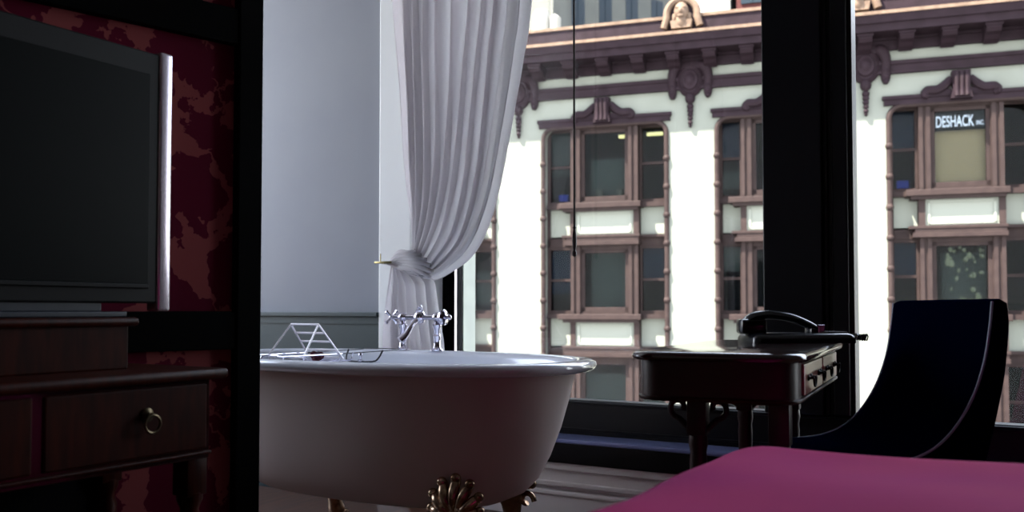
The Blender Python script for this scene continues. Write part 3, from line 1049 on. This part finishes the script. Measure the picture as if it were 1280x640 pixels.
def bay_window(uc, hw, row, extras):
    zt = 2.28 if row == 0 else 2.0
    root = empty('bay_window', (uc, 0, 4.0 - row * PITCH_Z))
    root.parent = BLD
    f_ = MB()
    # middle light pilasters (paired) and frames, yc = .10, side lights at .42
    y0, y1 = .05, .5
    for sg in (-1, 1):
        for xx in (.72, .90):
            f_.box(min(sg * xx, sg * (xx + .10)), max(sg * xx, sg * (xx + .10)), y0 - .05, y1, 0, zt)
        f_.box(min(sg * .70, sg * 1.0), max(sg * .70, sg * 1.0), y0, y1, 0, zt)
        f_.box(min(sg * .99, sg * 1.06), max(sg * .99, sg * 1.06), .34, .55, 0, zt)
        f_.box(min(sg * (hw - .10), sg * hw), max(sg * (hw - .10), sg * hw), .34, .55, -1.25, zt)
        # side light rails
        xa, xb_ = sorted((sg * 1.05, sg * (hw - .08)))
        f_.box(xa, xb_, .36, .5, 0, .10).box(xa, xb_, .36, .5, zt - .1, zt).box(xa, xb_, .38, .48, zt * .50 - .04, zt * .50 + .04)
    f_.box(-.70, .70, y0 + .02, y1, zt - .12, zt)
    f_.box(-.70, .70, y0 + .02, y1, 0, .07)
    # sash
    f_.box(-.70, -.60, .12, .22, .05, zt - .1).box(.60, .70, .12, .22, .05, zt - .1).box(-.70, .70, .12, .22, .07, .20).box(-.70, .70, .12, .22, zt - .22, zt - .1)
    # stiles of the spandrel
    for sg in (-1, 1):
        f_.box(min(sg * .86, sg * 1.02), max(sg * .86, sg * 1.02), y0 - .03, y1, -1.0, -.2)
    f_.box(-hw, hw, .34, .55, -1.25, -1.0)
    if row == 0:
        f_.box(-hw, hw, .3, .5, zt - .02, zt + .1)
    f_.build('window_frame', M['brown'], root)
    s = MB()
    s.box(-1.34, 1.10, -.16, y1, -.17, .0, .02).box(-1.22, 1.02, -.10, y1, -.25, -.16)
    s.box(1.0, hw - .02, .2, .5, -.14, .0).box(-hw + .02, -1.0, .2, .5, -.14, 0)
    s.build('sill', M['brown'], root)
    s = MB()
    s.box(-1.26, 1.06, -.06, y1, -1.02, -.94, .01).box(-1.18, 1.04, -.12, y1, -1.25, -1.13, .01).box(-1.12, 1.02, -.04, y1, -1.14, -1.02).box(1.0, hw, .22, y1, -1.02, -.94)
    s.build('string_course', M['brown'], root)
    s = MB()
    s.box(-.86, .86, y0 + .02, y1, -.95, -.22)
    s.box(-.80, .80, y0 - .01, y0 + .03, -.90, -.84).box(-.80, .80, y0 - .01, y0 + .03, -.34, -.29).box(-.80, -.74, y0 - .01, y0 + .03, -.9, -.3).box(.74, .80, y0 - .01, y0 + .03, -.9, -.3)
    s.box(-hw + .08, -1.0, .40, .55, -.95, -.13).box(1.0, hw - .08, .40, .55, -.95, -.13)
    s.build('spandrel_panel', M['panel'], root)
    g = MB().box(-.62, .62, .165, .175, .15, zt - .15)
    for sg in (-1, 1):
        xa, xb_ = sorted((sg * 1.05, sg * (hw - .08)))
        g.box(xa, xb_, .425, .435, .05, zt - .05)
    g.build('glass', M['ext_glass'], root)
    MB().box(-hw, hw, 1.3, 1.4, -1.3, zt + .2).box(-hw, hw, .55, 1.4, -.3, -.2).box(-hw, hw, .5, 1.4, zt + .02, zt + .2).build('room_behind', M['room_dark'], root)
    for e in extras:
        e(root, zt, hw)
    return root


def blind(x0, x1, z0, z1, m, y=.24):
    def fn(root, zt, hw):
        MB().box(x0, x1, y, y + .02, z0, min(z1, zt - .1)).build('blind', M[m], root)
    return fn


def side_blind(sg, z0, z1, m):
    def fn(root, zt, hw):
        xa, xb_ = sorted((sg * 1.05, sg * (hw - .1)))
        MB().box(xa, xb_, .5, .52, z0, min(z1, zt - .05)).build('blind', M[m], root)
    return fn


def lamp(x0, x1, z):
    def fn(root, zt, hw):
        MB().box(x0, x1, .62, .72, z, z + .09).build('light_tube', M['tube_light'], root)
    return fn


def clutter(kind):
    def fn(root, zt, hw):
        random.seed(int(root.location.x * 10) + 50)
        if kind == 'petals':
            m = MB()
            for q in range(34):
                px_, pz_ = random.uniform(-.42, .55), random.uniform(.3, 1.75)
                m.ball((px_, .25 + random.uniform(0, .1), pz_), random.uniform(.03, .07), (1, .3, random.uniform(.7, 1.8)))
            m.build('white_flowers', M['flower'], root)
        if kind == 'pots':
            for q in (-.2, .42):
                MB().lathe([(.0, 0), (.09, 0), (.12, .14), (.12, .2), (.0, .2)], 12, Matrix.Translation((q, .3, .2))).build('ornament', M['panel'], root)
        if kind == 'blue':
            MB().box(-1.5, -1.2, .5, .7, .12, .34, .03).build('blue_box', M['blue_plastic'], root)
    return fn


def sign(root, zt, hw):
    MB().box(-.62, .62, .185, .20, 1.55, 2.10).build('sign_board', M['sign_navy'], root)
    for txt, x0, z0, h, wd_ in (('DESHACK', -.56, 1.64, .30, .90), ('INC.', .39, 1.66, .12, .19)):
        cu = bpy.data.curves.new('t', 'FONT')
        cu.body = txt
        cu.offset = .012
        cu.extrude = .005
        to = bpy.data.objects.new('t', cu)
        COL.objects.link(to)
        bpy.context.view_layer.update()
        me = bpy.data.meshes.new_from_object(to.evaluated_get(bpy.context.evaluated_depsgraph_get()))
        xs = [v.co.x for v in me.vertices]; ys = [v.co.y for v in me.vertices]
        sx, sy = wd_ / (max(xs) - min(xs)), h / (max(ys) - min(ys))
        mx, my = min(xs), min(ys)
        for v in me.vertices:
            v.co = Vector((x0 + (v.co.x - mx) * sx, .163 - v.co.z * .3, z0 + (v.co.y - my) * sy))
        bpy.data.objects.remove(to)
        me.materials.append(M['sign_white'])
        lo = bpy.data.objects.new('lettering', me)
        COL.objects.link(lo)
        lo.parent = root


ex = {
    (2, 0): [blind(-.5, .6, .2, 1.35, 'blind_green', .5), side_blind(-1, .9, 2.2, 'blind_green'), lamp(.32, .56, 1.98), lamp(1.16, 1.62, 2.0), clutter('pots'), clutter('blue')],
    (2, 1): [blind(-.45, .6, .2, 1.9, 'blind_green', .4), side_blind(-1, .6, 1.9, 'curtain_blue'), side_blind(1, .95, 2.0, 'curtain_blue')],
    (2, 2): [blind(-.6, .6, .1, 1.5, 'blind_green', .3), side_blind(1, .1, 1.2, 'blind_green')],
    (3, 0): [side_blind(-1, 1.2, 2.2, 'curtain_blue'), side_blind(-1, .3, .8, 'blind_green')],
    (3, 1): [side_blind(-1, 1.2, 2.2, 'blind_green')],
    (4, 0): [sign, blind(-.58, .62, .12, 1.62, 'blind_tan', .3), side_blind(-1, 1.1, 2.2, 'curtain_blue'), clutter('blue')],
    (4, 1): [clutter('petals'), blind(-.45, .6, .1, 1.62, 'blind_green', .5), side_blind(-1, 1.0, 2.0, 'curtain_blue')],
    (1, 1): [side_blind(1, .3, 1.3, 'blind_green')],
}
for bi, (a, b_) in enumerate(bays):
    for row in range(3):
        bay_window((a + b_) / 2, (b_ - a) / 2, row, ex.get((bi, row), []))


# heads on the parapet
def head():
    m = MB()
    pts = [Vector((.42 * math.cos(a), 0, .32 + .42 * math.sin(a))) for a in [R(-10 + 200 * q / 14) for q in range(15)]]
    m.tube([Vector((.50, 0, -.05))] + pts + [Vector((-.50, 0, -.05))], .10, 8)
    return m


def face():
    m = MB()
    m.ball((0, -.05, .36), .24, (.85, 1, 1.15))
    m.ball((0, -.10, .08), .16, (1, 1, 1.3)).ball((0, -.28, .34), .05, (.8, 1, 1.6)).ball((0, -.24, .2), .08, (1.2, 1, .6))
    for sg in (-1, 1):
        m.ball((sg * .09, -.24, .44), .05, (1.2, .8, .6)).ball((sg * .2, .0, .22), .09, (.8, .8, 1.6))
    m.prism([(-.26, -.12), (-.30, .1), (.30, .1), (.26, -.12)], 'y', -.2, .2)
    return m


hd0 = None
for i, uu in enumerate((2.35, 6.92, -3.0, 11.6)):
    if i == 0:
        hd0 = head().build('carved_arch', M['tan'], BLD, smooth=True)
        pl0 = MB().lathe([(.42, 0), (.42, .06), (0, .07)], 20, Matrix.Translation((0, .12, .30)) @ Matrix.Rotation(PI / 2, 4, 'X')).build('niche_back', M['plum'], hd0)
        fc0 = face().build('carved_head', M['tan'], hd0, smooth=True)
        hh = hd0
    else:
        hh = hd0.copy(); COL.objects.link(hh); hh.parent = BLD
        for src in (fc0, pl0):
            ff = src.copy(); COL.objects.link(ff); ff.parent = hh
    hh.location = (uu, -.62, 8.78)

# ------------------------------------------------------------------ street and more distant buildings
struct(MB().box(-80, 80, 3.9, 140, GZ - .3, GZ), 'street', M['asphalt'])


def cam_pt(px, py, D):
    return CAM + ray(px, py) * D


# grey stone tower: face runs away to the right
tA = cam_pt(688, 388, 58)
tang = math.atan2(.901, .434)
tw = empty('stone_tower', (tA.x, tA.y, 0), tang)
tag(tw, 'grey stone tower with rows of windows rising behind the cornice at left', 'building')
MB().box(0, 46, 0, 16, GZ, 36).box(0, 1.1, -.35, .1, GZ, 36).build('walls', M['grey_stone'], tw)
MB().box(-.3, 46.3, -.7, 16, 36, 37.2).box(-.1, 46, -.3, .1, 23.6, 23.9).build('crown', M['grey_stone'], tw)
w0 = None
for zi in range(4):
    for i in range(14):
        if w0 is None:
            w0 = MB().box(-.55, .55, -.02, .1, 0, 3.1).box(-.04, .04, -.05, .1, 0, 3.1).build('window', M['tower_glass'], tw)
            o = w0
        else:
            o = w0.copy(); COL.objects.link(o); o.parent = tw
        o.location = (2.3 + i * 2.35, 0, 24.4 - zi * 4.6)
# white building
wA = cam_pt(858, 388, 48)
wb = empty('white_building', (wA.x, wA.y, 0), ang)
tag(wb, 'plain white walled building rising behind the carved head on the cornice', 'building')
MB().box(0, 2.4, 0, 6, GZ, 24).box(-.1, 2.5, -.15, 6.1, 22, 22.5).build('walls', M['white_block'], wb)
MB().box(-.05, .12, -.10, .05, 0, 22).build('corner_pipe', M['grey_stone'], wb)
rb = empty('red_brown_building', (wA.x, wA.y, 0), ang)
tag(rb, 'red brown building with tall windows to the right of the white building', 'building')
MB().box(2.7, 12, 0.3, 8, GZ, 26).build('walls', M['redbrown'], rb)
w1 = None
for i in range(4):
    for zz in (13.6, 17.2, 21):
        if w1 is None:
            w1 = MB().box(-.55, .55, .22, .4, 0, 2.4).box(-.05, .05, .18, .3, 0, 2.4).build('window', M['tower_glass'], rb)
            o = w1
        else:
            o = w1.copy(); COL.objects.link(o); o.parent = rb
        o.location = (3.5 + i * 1.9, 0, zz)
# white rooftop vents on the building across the street
rv = empty('rooftop_tank', (0, 0, 0), 0)
q = cam_pt(684, 40, 30.5)
rv.location = (q.x, q.y, 8.61)
tag(rv, 'white rooftop tank with a domed vent above the cornice beside the curtain', 'rooftop tank')
MB().lathe([(0, -.0), (.8, 0), (.8, 1.35), (.72, 1.5), (.45, 1.62), (0, 1.68)], 24).build('drum', M['white_block'], rv, smooth=True)
MB().lathe([(.30, 1.5), (.30, 2.3), (.22, 2.48), (.0, 2.55)], 18, Matrix.Translation((-.22, 0, 0))).lathe([(.2, 1.5), (.2, 2.2), (0, 2.35)], 18, Matrix.Translation((.22, .15, 0))).build('vent', M['white_block'], rv, smooth=True)

# ------------------------------------------------------------------ light
wd_ = bpy.data.worlds.new('sky')
scene.world = wd_
wd_.use_nodes = True
nt = wd_.node_tree
bg = nt.nodes['Background']
tc = nt.nodes.new('ShaderNodeTexCoord')
sx = nt.nodes.new('ShaderNodeSeparateXYZ')
rpn = nt.nodes.new('ShaderNodeValToRGB')
rpn.color_ramp.elements[0].position = 0
rpn.color_ramp.elements[0].color = (.92, .95, 1.0, 1)
rpn.color_ramp.elements[1].position = .8
rpn.color_ramp.elements[1].color = (.60, .73, 1.0, 1)
nt.links.new(tc.outputs['Generated'], sx.inputs[0])
nt.links.new(sx.outputs[2], rpn.inputs[0])
nt.links.new(rpn.outputs[0], bg.inputs[0])
bg.inputs[1].default_value = 4.4

sd = bpy.data.lights.new('sun', 'SUN')
sd.energy = 32
sd.angle = R(.6)
sd.color = (1, .95, .87)
so = bpy.data.objects.new('sun', sd)
COL.objects.link(so)
dl = Vector((1.1, 1.0, -2.45))
dw = Matrix.Rotation(ang, 3, 'Z') @ dl
so.rotation_euler = dw.to_track_quat('-Z', 'Y').to_euler()

ld = bpy.data.lights.new('window_portal', 'AREA')  # portal of the added fill window in the left wall
ld.shape = 'RECTANGLE'
ld.size = LZ1 - LZ0
ld.size_y = LY1 - LY0
ld.cycles.is_portal = True
lo = bpy.data.objects.new('window_portal', ld)
COL.objects.link(lo)
lo.location = (-4.74, (LY0 + LY1) / 2, (LZ0 + LZ1) / 2)
lo.rotation_euler = (0, -PI / 2, 0)
for (x0, x1) in ((WX0, WX1), (MX1, WX2)):
    ld = bpy.data.lights.new('window_portal', 'AREA')
    ld.shape = 'RECTANGLE'
    ld.size = x1 - x0
    ld.size_y = HEAD - .478
    ld.cycles.is_portal = True
    lo = bpy.data.objects.new('window_portal', ld)
    COL.objects.link(lo)
    lo.location = ((x0 + x1) / 2, YF + .06, (HEAD + .478) / 2)
    lo.rotation_euler = (-PI / 2, 0, 0)

vs = scene.view_settings
vs.view_transform = 'Standard'
vs.look = 'None'
vs.exposure = .95
vs.gamma = 1
vs.use_curve_mapping = False
scene.cycles.use_denoising = True
scene.cycles.max_bounces = 10
scene.cycles.diffuse_bounces = 6
scene.cycles.sample_clamp_indirect = 6
